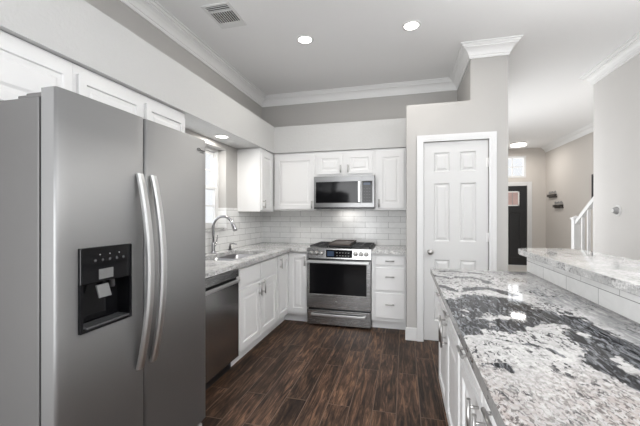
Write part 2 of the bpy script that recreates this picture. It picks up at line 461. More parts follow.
# pantry door
d = thing('door_1', 'white six panel pantry door with a nickel knob', 'door', (0, PY, 0), kind='structure')
e = [(DX0, DX1)]
hol = []
for a, b in ((.297, .448), (.545, .700)):
    hol += [(a, .22, b, .855), (a, 1.045, b, 1.645), (a, 1.765, b, 1.965)]
RINGS6 = [(.010, .012), (.018, .012), (.040, .003), (.042, .003)]
MB().panels(DX0+.004, .012, DX1-.004, DZ-.004, .018, .035, hol, RINGS6).build('door_leaf', 'doorp', d)
casing('door_casing', DX0, DX1, DZ, .066, 0, '', d)
k = MB(); k.lathe([(0, 0), (.030, 0), (.030, .004), (.024, .008), (.011, .010), (.010, .030), (.018, .036), (.027, .046), (.028, .056), (.022, .066), (0, .070)], (.258, .018, .935), (0, -1, 0))
k.build('door_knob', 'nickel', d)
for z in (.25, 1.05, 1.80):
    h = MB(); h.tube([(DX1-.002, .010, z), (DX1-.002, .010, z+.09)], .007, 8); h.box(DX1-.02, .016, z, DX1-.002, .019, z+.09)
    h.build('door_hinge', 'white', d)

# front door
d = thing('door_2', 'black front door with a small leaded glass lite', 'door', (0, HY, 0), kind='structure')
lt = (2.33, 1.54, 2.87, 1.92)
MB().panels(FD0+.004, .01, FD1-.004, FDZ-.004, .02, .045, [lt, (2.28, .20, 2.56, 1.36), (2.64, .20, 2.91, 1.36)], [(.015, .008), (.025, .008), (.05, .003)]).build('door_leaf', 'doorblk', d)
casing('door_casing', FD0, FD1, FDZ, .10, 0, '', d)
MB().box(lt[0]+.03, .012, lt[1]+.03, lt[2]-.03, .026, lt[3]-.03).build('door_lite', 'lite', d)
g = MB(); g.box(lt[0], .006, lt[1], lt[2], .018, lt[1]+.03).box(lt[0], .006, lt[3]-.03, lt[2], .018, lt[3]).box(lt[0], .006, lt[1], lt[0]+.03, .018, lt[3]).box(lt[2]-.03, .006, lt[1], lt[2], .018, lt[3])
g.build('lite_frame', 'white', d)
g = MB()
for x in (2.49, 2.71): g.box(x-.007, .004, lt[1]+.03, x+.007, .014, lt[3]-.03)
g.build('lite_came', 'grey', d)
k = MB(); k.lathe([(0, 0), (.03, 0), (.03, .006), (.012, .012), (.012, .035), (.028, .045), (.025, .06), (0, .064)], (2.22, .02, .95), (0, -1, 0)); k.build('door_knob', 'nickel', d)

# transom window above the front door
d = thing('window_2', 'white transom window above the black front door', 'window', (0, HY, 0), kind='structure')
g = MB(); t_ = .05
g.box(TW0, -.012, TZ0, TW1, .09, TZ0+t_).box(TW0, -.012, TZ1-t_, TW1, .09, TZ1).box(TW0, -.012, TZ0+t_, TW0+t_, .09, TZ1-t_).box(TW1-t_, -.012, TZ0+t_, TW1, .09, TZ1-t_)
g.build('window_frame', 'trim', d)
g = MB()
for f in (1/3, 2/3):
    x = TW0+(TW1-TW0)*f; g.box(x-.011, .03, TZ0+t_, x+.011, .06, TZ1-t_)
z = (TZ0+TZ1)/2; g.box(TW0+t_, .03, z-.011, TW1-t_, .06, z+.011)
g.build('window_muntin', 'trim', d)
MB().box(TW0+t_, .043, TZ0+t_, TW1-t_, .047, TZ1-t_).build('window_pane', 'glass', d)

# kitchen window over the sink
d = thing('window_1', 'white double hung window over the sink', 'window', (XW, (WX0+WX1)/2, WZ0), kind='structure')
hw = (WX1-WX0)/2; H = WZ1-WZ0; zm = H*.505
g = MB(); f_ = .03
g.box(-.16, -hw, 0, -.10, hw, f_).box(-.16, -hw, H-f_, -.10, hw, H).box(-.16, -hw, f_, -.10, -hw+f_, H-f_).box(-.16, hw-f_, f_, -.10, hw, H-f_)
g.build('window_frame', 'trim', d)


def sash(x, z0, z1, nm):
    a, b = -hw+f_, hw-f_; r = .035
    g = MB(); g.box(x-.012, a, z0, x+.012, b, z0+r, .003).box(x-.012, a, z1-r, x+.012, b, z1, .003).box(x-.012, a, z0+r, x+.012, a+r, z1-r).box(x-.012, b-r, z0+r, x+.012, b, z1-r)
    s_ = g.build('window_sash', 'trim', d)
    g = MB()
    for k in (1, 2): y = a+(b-a)*k/3; g.box(x-.008, y-.008, z0+r, x+.008, y+.008, z1-r)
    zz = (z0+z1)/2; g.box(x-.008, a+r, zz-.008, x+.008, b-r, zz+.008)
    g.build('window_muntin', 'trim', s_)
    MB().box(x-.002, a+r, z0+r, x+.002, b-r, z1-r).build('window_pane', 'glass', s_)


sash(-.118, f_, zm+.02, 'lower'); sash(-.145, zm-.02, H-f_, 'upper')
g = MB(); g.box(-.10, -hw, -.03, .02, hw, .0, .003)
g.build('window_sill', 'gran', d)

# ------------------------------------------------------------------ cabinets
RINGS = [(.004, .010), (.026, .010), (.040, .004), (.043, .004)]


def pull(mb_parent, c, L, vertical, r=.0068, out=.032):
    """bar pull; c = centre on the door front (x, y, z) in the cabinet frame"""
    x, y, z = c; g = MB()
    d_ = Vector((0, 0, 1)) if vertical else Vector((1, 0, 0)); p = Vector((x, y-out, z))
    g.tube([p-d_*L/2, p+d_*L/2], r, 10)
    for s_ in (-1, 1):
        q = p+d_*(s_*L*.34); g.tube([q, (q.x, y, q.z)], r*.75, 8)
    return g.build('handle', 'nickel', mb_parent)


def carcass(mb, x0, x1, D, z0, z1, top=False):
    t = .018
    mb.box(x0, 0, z0, x1, .02, z1).box(x0, .02, z0, x0+t, D, z1).box(x1-t, .02, z0, x1, D, z1).box(x0+t, .02, z0, x1-t, D, z0+t).box(x0+t, D-.01, z0+t, x1-t, D, z1)
    if top: mb.box(x0+t, .02, z1-t, x1-t, D-.01, z1)


def cabinet(name, label, cat, loc, rz, Wd, D, z0, z1, doors=(), drawers=(), toe=True, group=None, top=False, stile=.058):
    """front plane of the face frame at local y=0; doors (x0,z0,x1,z1,handle); drawers (x0,z0,x1,z1,pull or None,flat)"""
    c = thing(name, label, cat, loc, rz, group)
    mb = MB(); carcass(mb, 0, Wd, D, z0, z1, top); mb.build('carcass', 'cab', c)
    if toe and z0 > .05: MB().box(.0, .06, 0, Wd, .078, z0).build('toe_kick', 'cab', c)
    for x0, a, x1, b, h in doors:
        o = MB().panels(x0, a, x1, b, -.02, .02, [(x0+stile, a+stile, x1-stile, b-stile)], RINGS).build('door', 'cab', c)
        if h: pull(o, (h[0], -.02, h[1]), h[2] if len(h) > 2 else .13, True)
    for x0, a, x1, b, h, flat in drawers:
        if flat: o = MB().box(x0, -.02, a, x1, 0, b, .004).build('drawer', 'cab', c)
        else: o = MB().panels(x0, a, x1, b, -.02, .02, [(x0+.03, a+.03, x1-.03, b-.03)], [(.006, .005), (.008, .005)]).build('drawer', 'cab', c)
        if h: pull(o, ((x0+x1)/2, -.02, (a+b)/2+h[0]), h[1], False)
    return c


LF, BF = -1.40, 3.83           # face-frame planes of the base runs
L90 = PI/2
# sink base: local x = Y
cabinet('sink_cabinet', 'white sink base cabinet with two panel doors under the false fronts', 'cabinet', (LF, 2.557, 0), L90, .893, .60, .10, .874,
        doors=[(.03, .13, .437, .66, (.400, .600, .13)), (.453, .13, .865, .66, (.490, .600, .13))],
        drawers=[(.03, .69, .437, .845, None, True), (.453, .69, .865, .845, None, True)])
# corner base cabinet with folding door pair
c = thing('corner_cabinet', 'white corner base cabinet with two doors meeting in the corner by the range', 'cabinet', (LF, BF, 0))
mb = MB(); bx = LF
t = .018
mb.box(-.02, -.378, .1, 0, .02, .874).box(0, 0, .1, .257, .02, .874).box(-.60, -.378, .1, -.02, -.36, .874).box(.239, .02, .1, .257, .60, .874)
mb.box(-.60, -.36, .1, -.02, .60, .118).box(-.02, .02, .1, .239, .60, .118)
mb.build('carcass', 'cab', c)
MB().box(-.078, -.378, 0, -.06, .078, .1).box(-.06, .06, 0, .257, .078, .1).build('toe_kick', 'cab', c)
o = MB().panels(.022, .13, .250, .845, -.02, .02, [(.075, .185, .2, .79)], RINGS).build('door', 'cab', c); pull(o, (.232, -.02, .765), .12, True)
mb = MB().panels(.02, .13, .352, .845, -.02, .02, [(.075, .185, .297, .79)], RINGS)
bmesh.ops.transform(mb.bm, matrix=Matrix.Translation((0, -.378, 0)) @ Matrix.Rotation(L90, 4, 'Z'), verts=mb.bm.verts)
o = mb.build('door', 'cab', c)
g = MB(); g.tube([(.05, -.315, .705), (.05, -.315, .825)], .0055, 10)
for z in (.725, .805): g.tube([(.05, -.315, z), (.02, -.315, z)], .004, 8)
g.build('handle', 'nickel', o)
# drawer base
cabinet('drawer_cabinet', 'white base cabinet with three drawers between the range and the pantry wall', 'cabinet', (-.370, BF, 0), 0, .385, .60, .10, .874,
        drawers=[(.045, .745, .37, .845, (0, .10), True), (.045, .455, .37, .715, (.03, .10), True), (.045, .14, .37, .425, (.02, .10), True)])

# wall cabinets: back wall
UF = 4.13; UT = 2.135
UD = YB-.008-UF
cabinet('wall_cabinet', 'white corner wall cabinet with one wide door beside the microwave', 'cabinet', (-1.70, UF, 0), 0, .578, UD, 1.375, UT, toe=False, top=True, group='white wall cabinets',
        doors=[(.02, 1.393, .562, 2.088, (.535, 1.45, .10))])
cabinet('wall_cabinet', 'short white wall cabinet with two small doors above the microwave', 'cabinet', (-1.120, UF, 0), 0, .762, UD, 1.812, UT, toe=False, top=True, group='white wall cabinets', stile=.045,
        doors=[(.030, 1.838, .350, 2.085, (.333, 1.90, .10)), (.412, 1.838, .728, 2.085, (.430, 1.90, .10))])
cabinet('wall_cabinet', 'white wall cabinet with one narrow door against the pantry wall', 'cabinet', (-.356, UF, 0), 0, .372, UD, 1.375, UT, toe=False, top=True, group='white wall cabinets',
        doors=[(.036, 1.40, .348, 2.088, (.05, 1.46, .10))])
# wall cabinet on the window wall
cabinet('wall_cabinet', 'white wall cabinet on the window wall showing its blank side panel', 'cabinet', (-1.71, 3.70, 0), L90, .428, .306, 1.36, UT, toe=False, top=True, group='white wall cabinets', stile=.05,
        doors=[(.02, 1.38, .33, 2.085, (.05, 1.45, .10))])
# wall cabinets above and beside the fridge
FX = -1.72
cabinet('wall_cabinet', 'white wall cabinet with one wide door above the grey side of the refrigerator', 'cabinet', (FX, .36, 0), L90, 1.01, .296, 1.80, UT, toe=False, top=True, group='white wall cabinets',
        stile=.042, doors=[(.02, 1.825, .992, 2.09, None)])
cabinet('wall_cabinet', 'white wall cabinet with two short doors over the top of the fridge', 'cabinet', (FX, 1.371, 0), L90, .925, .296, 1.80, UT, toe=False, top=True, group='white wall cabinets',
        stile=.045, doors=[(.020, 1.825, .458, 2.085, None), (.50, 1.825, .905, 2.085, None)])

# ------------------------------------------------------------------ worktops
CT0, CT1 = .876, .914


def slab(name, mb, m, label, cat):
    return tag(mb.build(name, m), label, cat)


SKX0, SKX1, SKY0, SKY1 = -1.885, -1.475, 2.60, 3.40
mb = MB(); CE = -1.348; CB = 3.783; x_ = XW+.009; yb = YB-.009
mb.box(x_, 1.845, CT0, SKX0, SKY1, CT1).box(SKX1, 1.845, CT0, CE, CB, CT1).box(SKX0, 1.845, CT0, SKX1, SKY0, CT1)
mb.box(x_, SKY1, CT0, SKX1, CB, CT1).box(x_, CB, CT0, -1.142, yb, CT1)
slab('worktop', mb, 'gran', 'pale granite worktop wrapping the corner around the sink', 'worktop')
slab('worktop', MB().box(-.366, CB, CT0, PX0-.002, yb, CT1), 'gran', 'short pale granite worktop on the three drawer cabinet', 'worktop')

# sink
s = thing('sink', 'stainless double bowl sink set under the granite by the window', 'sink', (-1.68, 3.0, CT0-.2))


def bowl(x0, y0, x1, y1, z0, z1):
    mb = MB(); V = lambda p: mb.bm.verts.new(p); lp = None
    def rr(ins, r, z):
        out = []
        for cx, cy, a0 in ((x1-ins-r, y1-ins-r, 0), (x0+ins+r, y1-ins-r, 1), (x0+ins+r, y0+ins+r, 2), (x1-ins-r, y0+ins+r, 3)):
            for k in range(5):
                a = (a0+k/4)*PI/2; out.append(V((cx+r*math.cos(a), cy+r*math.sin(a), z)))
        return out
    for ins, r, z in ((-.012, .05, z1), (0, .045, z1), (.008, .045, z0+.03), (.02, .04, z0+.006), (.05, .03, z0)):
        l2 = rr(ins, r, z)
        if lp:
            for k in range(20):
                f = mb.bm.faces.new((lp[k], lp[(k+1) % 20], l2[(k+1) % 20], l2[k])); f.smooth = True
        lp = l2
    mb.bm.faces.new(lp)
    return mb


for a, b in ((-.395, -.015), (.015, .395)):
    o = bowl(-.20, a, .20, b, .0, .199).build('bowl', 'sinksteel', s)
    MB().lathe([(0, .006), (.03, .006), (.042, .002), (.042, 0)], (-.02, (a+b)/2, 0)).build('drain', 'chrome', o)

# faucet
f = thing('faucet', 'chrome gooseneck pull-down faucet standing behind the sink', 'faucet', (-1.955, 3.07, CT1))
MB().lathe([(0, 0), (.030, 0), (.030, .006), (.024, .012), (.021, .03), (.021, .10), (.017, .115), (.0, .118)]).build('base', 'chrome', f)
pts = [(0, 0, .10), (0, 0, .20), (0, 0, .27)]
for k in range(1, 13):
    a = PI-k*(PI*.80)/12; pts.append((.118+.118*math.cos(a), 0, .27+.118*math.sin(a)))
MB().tube(pts, .0145, 14).build('spout', 'chrome', f)
px, _, pz = pts[-1]
MB().tube([(px-.002, 0, pz+.004), (px+.016, 0, pz-.03), (px+.042, 0, pz-.085), (px+.048, 0, pz-.10)], [.0155, .018, .024, .022], 14).build('spray_head', 'chrome', f)
MB().tube([(0, .018, .075), (0, .045, .085), (0, .075, .14), (0, .088, .185)], [.013, .012, .008, .006], 10).build('lever', 'chrome', f)

# soap dispenser
f = thing('soap_dispenser', 'small dark pump soap dispenser standing on the granite beside the faucet', 'soap dispenser', (-1.945, 3.40, CT1))
MB().lathe([(0, 0), (.024, 0), (.024, .006), (.015, .012), (.013, .04), (.009, .045), (.008, .062), (0, .062)]).build('collar', 'iron', f)
MB().tube([(0, 0, .055), (.0, 0, .07), (.03, .0, .075), (.085, 0, .068)], [.009, .010, .008, .005], 10).build('nozzle', 'chrome', f)

# ------------------------------------------------------------------ dishwasher
d = thing('dishwasher', 'dark stainless dishwasher between the fridge and the sink cabinet', 'dishwasher', (LF, 1.945, 0), L90)
Wd = .605
MB().box(.003, .02, .1, Wd-.003, .58, .868).build('body', 'black', d)
MB().box(.003, .05, 0, Wd-.003, .07, .1).build('toe_kick', 'black', d)
MB().box(.004, -.028, .115, Wd-.004, .02, .765, .006).build('door', 'darksteel', d)
MB().box(.004, -.028, .795, Wd-.004, .02, .862, .005).build('control_panel', 'steel', d)
MB().box(.004, -.002, .765, Wd-.004, .02, .795).build('handle_recess', 'black', d)
MB().box(.02, -.052, .752, Wd-.02, -.034, .780, .006).box(.02, -.04, .756, .045, -.02, .776).box(Wd-.045, -.04, .756, Wd-.02, -.02, .776).build('handle', 'bright', d)

# ------------------------------------------------------------------ refrigerator (local x = world Y, local -y = world +X)
R = thing('refrigerator', 'large stainless side by side refrigerator with a dark dispenser in its door', 'refrigerator', (-1.19, .888, 0), L90)
FW = .905; FS = .408          # total width, seam
MB().box(.004, .085, .03, FW-.004, .80, 1.752, .006).build('body', 'fside', R)
dz0, dz1 = .075, 1.778


def fr_door(x0, x1, nm, hole=None):
    mb = MB()
    n = 10; yf = []
    # gently crowned steel skin with rolled edges
    xs = [x0, x0+.002, x0+.006, x0+.012]+[x0+.012+(x1-x0-.024)*k/n for k in range(1, n)]+[x1-.012, x1-.006, x1-.002, x1]
    def yy(x):
        u = (x-x0)/(x1-x0); v = -.004*(1-(2*u-1)**2)
        dd = min(x-x0, x1-x); r = .012
        if dd < r: v += .010*(1-math.sqrt(max(0, 1-((r-dd)/r)**2)))
        return v
    if hole:
        xs = sorted(set(x for x in xs if not (hole[0] < x < hole[2])) | {hole[0], hole[2]})
    zs = [dz0, dz1] if not hole else [dz0, hole[1], hole[3], dz1]
    grid = [[mb.bm.verts.new((x, yy(x), z)) for z in zs] for x in xs]
    for i in range(len(xs)-1):
        for j in range(len(zs)-1):
            if hole and xs[i] >= hole[0]-1e-6 and xs[i+1] <= hole[2]+1e-6 and j == 1: continue
            fc = mb.bm.faces.new((grid[i][j], grid[i+1][j], grid[i+1][j+1], grid[i][j+1])); fc.smooth = True
    yb_ = .068
    V = lambda x, y, z: mb.bm.verts.new((x, y, z))
    for j0, z in ((0, dz0), (-1, dz1)):
        mb.bm.faces.new([V(x, yy(x), z) for x in xs]+[V(x1, yb_, z), V(x0, yb_, z)])
    for x in (x0, x1): mb.bm.faces.new((V(x, yy(x), dz0), V(x, yb_, dz0), V(x, yb_, dz1), V(x, yy(x), dz1)))
    mb.bm.faces.new((V(x0, yb_, dz0), V(x1, yb_, dz0), V(x1, yb_, dz1), V(x0, yb_, dz1)))
    o = mb.build(nm, 'fridge', R)
    return o


DH = (.079, .872, .319, 1.196)
fz = fr_door(0, FS-.003, 'freezer_door', DH)
fg = fr_door(FS+.003, FW, 'fresh_food_door')
MB().box(.006, .070, dz0, FW-.006, .084, dz1-.03).build('door_gasket', 'black', R)


def fr_handle(par, x):
    mb = MB(); n = 24; hw_ = .020
    za, zb = .615, 1.512; rows = []
    for k in range(n+1):
        u = k/n; z = za+(zb-za)*u; y = -.010-.060*math.sin(PI*u)**.85
        ww = hw_*(.85+.15*math.sin(PI*u))
        rows.append([mb.bm.verts.new(p) for p in ((x-ww, y-.004, z), (x-ww*.6, y-.011, z), (x+ww*.6, y-.011, z), (x+ww, y-.004, z), (x+ww, y+.008, z), (x-ww, y+.008, z))])
    for a, b in zip(rows, rows[1:]):
        for k in range(6):
            fc = mb.bm.faces.new((a[k], a[(k+1) % 6], b[(k+1) % 6], b[k]))
    mb.bm.faces.new(rows[0]); mb.bm.faces.new(rows[-1])
    mb.build('handle', 'bright', par)


fr_handle(fz, FS-.040); fr_handle(fg, FS+.042)
# dispenser
ds = thing('dispenser', None, None); ds.parent = R; bpy.data.objects.remove(ds)
mb = MB(); x0, z0, x1, z1 = DH; r = .012
zc = 1.055
mb.box(x0, -.016, zc, x1, .062, z1, .004)
mb.box(x0, -.014, z0, x0+r, .062, zc).box(x1-r, -.014, z0, x1, .062, zc).box(x0+r, -.014, z0, x1-r, .062, z0+.012).box(x0+r, .052, z0+.012, x1-r, .062, zc)
dp = mb.build('dispenser', 'gloss', R)
MB().box(x0+.02, -.022, z0+.012, x1-.02, .045, z0+.020, .002).build('drip_tray', 'dgrey', dp)
mb = MB(); mb.box(x0+.075, .0, zc-.065, x0+.13, .008, zc-.012, .002)
bmesh.ops.rotate(mb.bm, verts=mb.bm.verts, cent=(x0+.1, 0, zc), matrix=Matrix.Rotation(-.35, 3, 'X'))
mb.build('ice_paddle', 'dull', dp)
MB().lathe([(.010, 0), (.012, -.035), (.006, -.04), (0, -.04)], (x0+.17, .02, zc)).build('water_nozzle', 'dgrey', dp)
MB().box(x0+.075, -.0185, zc+.012, x0+.140, -.016, zc+.052).build('label_sticker', 'dull', dp)
for k in range(5): MB().lathe([(.0, .0015), (.005, .0015), (.006, 0)], (x0+.06+k*.033, -.0165, zc+.088), (0, -1, 0), 10).build('button', 'dgrey', dp)
for k in range(3): MB().lathe([(0, .0015), (.002, .0015), (.0025, 0)], (x0+.08+k*.045, -.0165, zc+.110), (0, -1, 0), 8).build('indicator', 'legend', dp)
# badge, hinge covers, grille, foot
mb = MB(); yb_ = -.003
cx, cz = FW-.080, 1.712
mb.tube([(cx+.016*math.cos(a*PI/9), yb_, cz+.007*math.sin(a*PI/9)) for a in range(19)], .0013, 6)
mb.box(cx+.022, yb_-.001, cz-.004, cx+.062, yb_+.004, cz)
mb.build('badge', 'dgrey', R)
for a, b in ((.012, .10), (FW-.10, FW-.012)):
    mb = MB(); mb.box(a, .03, 1.752, b, .16, 1.770, .004); mb.box(a, .16, 1.752, b, .20, 1.764, .003); mb.build('hinge_cover', 'fside', R)
mb = MB(); mb.box(.02, .05, .02, FW-.02, .08, .072, .003)
for k in range(3): mb.box(.05, .047, .030+k*.013, FW-.05, .052, .036+k*.013)
mb.build('base_grille', 'dgrey', R)
for a in (.03, FW-.10):
    mb = MB(); mb.box(a, .008, .0, a+.075, .05, .05, .006); mb.build('foot', 'grey', R)

# ------------------------------------------------------------------ range
G = thing('range', 'stainless gas range with a black glass oven door and brown griddle on top', 'range', (-1.137, 3.80, 0))
RW = .764
MB().box(.004, .045, .03, RW-.004, .625, .905).build('body', 'steel', G)
MB().box(.03, .07, 0, RW-.03, .60, .03).build('plinth', 'black', G)
MB().box(0, .02, .905, RW, .628, .925, .004).build('cooktop', 'black', G)
# control panel, slightly sloped
mb = MB(); pr = [(-.012, .800), (.045, .800), (.045, .928), (.02, .928), (.004, .918)]
a = [mb.bm.verts.new((0, y, z)) for y, z in pr]; b = [mb.bm.verts.new((RW, y, z)) for y, z in pr]
mb.bm.faces.new(a); mb.bm.faces.new(b[::-1])
for k in range(5): mb.bm.faces.new((a[k], b[k], b[(k+1) % 5], a[(k+1) % 5]))
cp = mb.build('control_panel', 'steel', G)
mb = MB(); mb.box(.235, -.010, .815, .545, .0, .905)
bmesh.ops.transform(mb.bm, matrix=Matrix.Translation((0, -.004, 0)), verts=mb.bm.verts)
mb.build('display', 'gloss', cp)
mb = MB(); mb.box(.250, -.0155, .83, .33, -.0135, .89); mb.build('clock_window', 'display', cp)
for i in range(5):
    for j in range(2): MB().box(.36+i*.034, -.0155, .835+j*.035, .376+i*.034, -.0138, .840+j*.035).build('touch_key', 'legend', cp)
for x in (.055, .118, .180, .585, .648, .708):
    mb = MB(); mb.lathe([(.026, 0), (.026, .006), (.021, .008), (.0195, .030), (.016, .034), (0, .034)], (x, -.006, .862), (0, -1, .12), 20)
    mb.box(x-.003, -.046, .845, x+.003, -.036, .879)
    mb.build('knob', 'nickel', cp)
# oven door
MB().box(.006, .030, .190, RW-.006, .047, .218).build('gap_strip', 'black', G)
MB().box(.006, .030, .784, RW-.006, .047, .802).build('gap_strip', 'black', G)
mb = MB(); mb.panels(.004, .215, RW-.004, .785, -.028, .07, [(.030, .375, RW-.045, .748)], [(.004, .003), (.005, .003)])
dr = mb.build('oven_door', 'steel', G)
MB().box(.036, -.0262, .381, RW-.051, -.0235, .742).build('window_glass', 'gloss', dr)
mb = MB(); mb.box(.018, -.072, .752, RW-.018, -.058, .782, .005).box(.03, -.06, .757, .055, -.028, .777).box(RW-.055, -.06, .757, RW-.03, -.028, .777); mb.build('handle', 'bright', dr)
MB().lathe([(0, .002), (.012, .002), (.013, 0)], (.36, -.028, .295), (0, -1, 0), 16).build('badge', 'nickel', dr)
mb = MB(); mb.box(.004, -.026, .02, RW-.004, .045, .192, .004); wd_ = mb.build('storage_drawer', 'steel', G)
mb = MB(); mb.box(.06, -.066, .128, RW-.06, -.052, .156, .006).box(.06, -.055, .133, .085, -.026, .151).box(RW-.085, -.055, .133, RW-.06, -.026, .151); mb.build('handle', 'bright', wd_)
# burner grates
for x0, x1 in ((.015, .245), (.52, .75)):
    mb = MB(); z = .943
    for x in (x0+.01, (x0+x1)/2, x1-.01): mb.box(x-.006, .05, z-.006, x+.006, .60, z+.007, .002)
    for y in (.06, .195, .325, .455, .59): mb.box(x0, y-.006, z-.006, x1, y+.006, z+.007, .002)
    for x in (x0+.01, x1-.01):
        for y in (.06, .325, .59): mb.box(x-.006, y-.006, .925, x+.006, y+.006, z)
    mb.build('grate', 'iron', G)
    for y in (.18, .47):
        MB().lathe([(0, .018), (.03, .018), (.038, .012), (.045, .004), (.045, 0)], ((x0+x1)/2, y, .925)).build('burner', 'iron', G)
mb = MB(); z = .946
for x in (.262, .505): mb.box(x-.006, .05, z-.006, x+.006, .60, z+.004)
for y in (.06, .325, .59): mb.box(.262, y-.006, z-.006, .505, y+.006, z+.004)
for x in (.262, .505):
    for y in (.06, .59): mb.box(x-.006, y-.006, .925, x+.006, y+.006, z)
mb.build('grate', 'iron', G)
# griddle resting on the middle grate
q = thing('griddle', 'brown flat griddle plate resting on the middle grate of the range', 'griddle', (-.753, 4.10, .9506))
mb = MB(); mb.box(-.13, -.24, 0, .13, .24, .022, .006); mb.build('plate', 'griddle', q)
mb = MB(); mb.box(-.135, -.245, .018, -.122, .245, .034, .003).box(.122, -.245, .018, .135, .245, .034, .003).box(-.122, .232, .018, .122, .245, .034, .003); mb.build('rim', 'griddle', q)

# ------------------------------------------------------------------ microwave
m_ = thing('microwave', 'stainless over-the-range microwave with a black glass door', 'microwave', (-1.122, 4.04, 1.402))
MW, MH = .764, .402
MB().box(.002, .03, .012, MW-.002, .386, MH-.002).build('body', 'dgrey', m_)
mb = MB(); mb.panels(0, .012, .600, MH-.001, 0, .03, [(.022, .062, .595, MH-.068)], [(.003, .002)])
dd = mb.build('door', 'msteel', m_)
MB().box(.026, .0005, .066, .592, .003, MH-.072).build('door_glass', 'gloss', dd)
mb = MB(); mb.box(.568, -.042, .070, .600, -.028, MH-.076, .005).box(.572, -.03, .085, .592, .0, .105).box(.572, -.03, MH-.111, .592, .0, MH-.091); mb.build('handle', 'bright', dd)
mb = MB(); mb.panels(.602, .012, MW, MH-.001, 0, .03, [(.612, .062, MW-.022, MH-.068)], [(.003, .002)])
cp = mb.build('control_panel', 'msteel', m_)
MB().box(.616, .0005, .066, MW-.026, .003, MH-.072).build('keypad', 'gloss', cp)
MB().box(.632, -.0005, .285, .715, .001, .312).build('display', 'display', cp)
for i in range(3):
    for j in range(5): MB().box(.634+i*.032, -.0005, .09+j*.036, .650+i*.032, .001, .096+j*.036).build('touch_key', 'dgrey', cp)
MB().box(.0, .002, -.010, MW, .020, .012).box(.0, .02, .0, MW, .386, .012).build('vent_lip', 'black', m_)
MB().box(.27, .24, -.003, .49, .30, .0).build('cooktop_lamp', 'white', m_)
area('cooktop_lamp_light', (.38, .27, -.008), (0, 0, 0), .2, .06, .6, (1, .97, .93), m_)

# ------------------------------------------------------------------ peninsula
PF = .26                                     # face-frame plane (doors stand 20 mm proud)
KX = .86


def pen_cab(y_far, y_near, label):
    Wd = y_far-y_near; mid = Wd/2
    return cabinet('base_cabinet', label, 'cabinet', (PF, y_far, 0), -L90, Wd, KX-PF-.002, .10, .874,
                   doors=[(.03, .13, mid-.008, .685, (mid-.045, .625, .16)), (mid+.008, .13, Wd-.03, .685, (mid+.045, .625, .16))],
                   drawers=[(.03, .715, mid-.008, .85, (.01, .10), False), (mid+.008, .715, Wd-.03, .85, (.01, .10), False)], group='white peninsula base cabinets')


pen_cab(2.565, 1.612, 'white peninsula base cabinet at the end facing the pantry door')
pen_cab(1.608, .690, 'white peninsula base cabinet cut off by the lower picture edge')
pen_cab(.686, -.25, 'white peninsula base cabinet under the open end of the worktop, out of the picture')
struct('wall_bar', MB().box(KX, -.6, 0, 1.10, 2.655, 1.03), 'rwall', 'low wall carrying the raised bar', 'wall')
struct('wall_bar_tile', MB().box(KX-.008, -.6, .914, KX, 2.655, 1.03).box(KX-.008, 2.655, .0, 1.10, 2.663, 1.03), 'tiley', 'white tiled face under the raised bar', 'backsplash')

# peninsula worktop: dense top with its vein pattern stored per vertex
def seg_d(p, pl):
    best = 9.
    for a, b in zip(pl, pl[1:]):
        ax, ay = a; bx_, by = b; dx, dy = bx_-ax, by-ay
        u = max(0, min(1, ((p[0]-ax)*dx+(p[1]-ay)*dy)/(dx*dx+dy*dy+1e-9)))
        best = min(best, math.hypot(p[0]-ax-u*dx, p[1]-ay-u*dy))
    return best


VEINS = [
    ([(.20, 1.56), (.293, 1.64), (.414, 1.67), (.493, 1.53), (.549, 1.50)], .135, 1.0),
    ([(.549, 1.50), (.596, 1.455), (.632, 1.358), (.650, 1.233), (.655, 1.123), (.68, .98), (.70, .8)], .058, 1.0),
    ([(.631, 1.41), (.587, 1.261), (.530, 1.078), (.525, 1.009), (.56, .93), (.62, .82)], .040, 1.0),
    ([(.19, 1.28), (.23, 1.36), (.278, 1.365), (.332, 1.346), (.40, 1.38), (.50, 1.45)], .080, 1.0),
    ([(.20, 2.335), (.26, 2.25), (.319, 2.33), (.433, 2.266), (.506, 2.16)], .030, .75),
    ([(.36, 1.90), (.42, 2.00), (.478, 2.02), (.52, 1.90)], .040, .85),
    ([(.24, 2.50), (.30, 2.56), (.388, 2.54), (.469, 2.456)], .030, .8),
    ([(.207, 1.945), (.24, 1.93), (.28, 1.86)], .030, .7),
    ([(.30, 1.22), (.37, 1.19), (.43, 1.10)], .010, .7),
    ([(.215, .98), (.27, .97), (.30, .94)], .012, .7),
]
FLOW = [([(.83, 2.6), (.82, 2.2), (.80, 1.8), (.80, 1.4), (.82, .9)], .17), ([(.66, 2.5), (.72, 2.1), (.72, 1.7)], .12)]
x0, x1, y0, y1 = .19, KX-.009, -.55, 2.63
dx = .0085; nx = int((x1-x0)/dx); ny = int((y1-y0)/dx)
verts, faces, cols = [], [], []
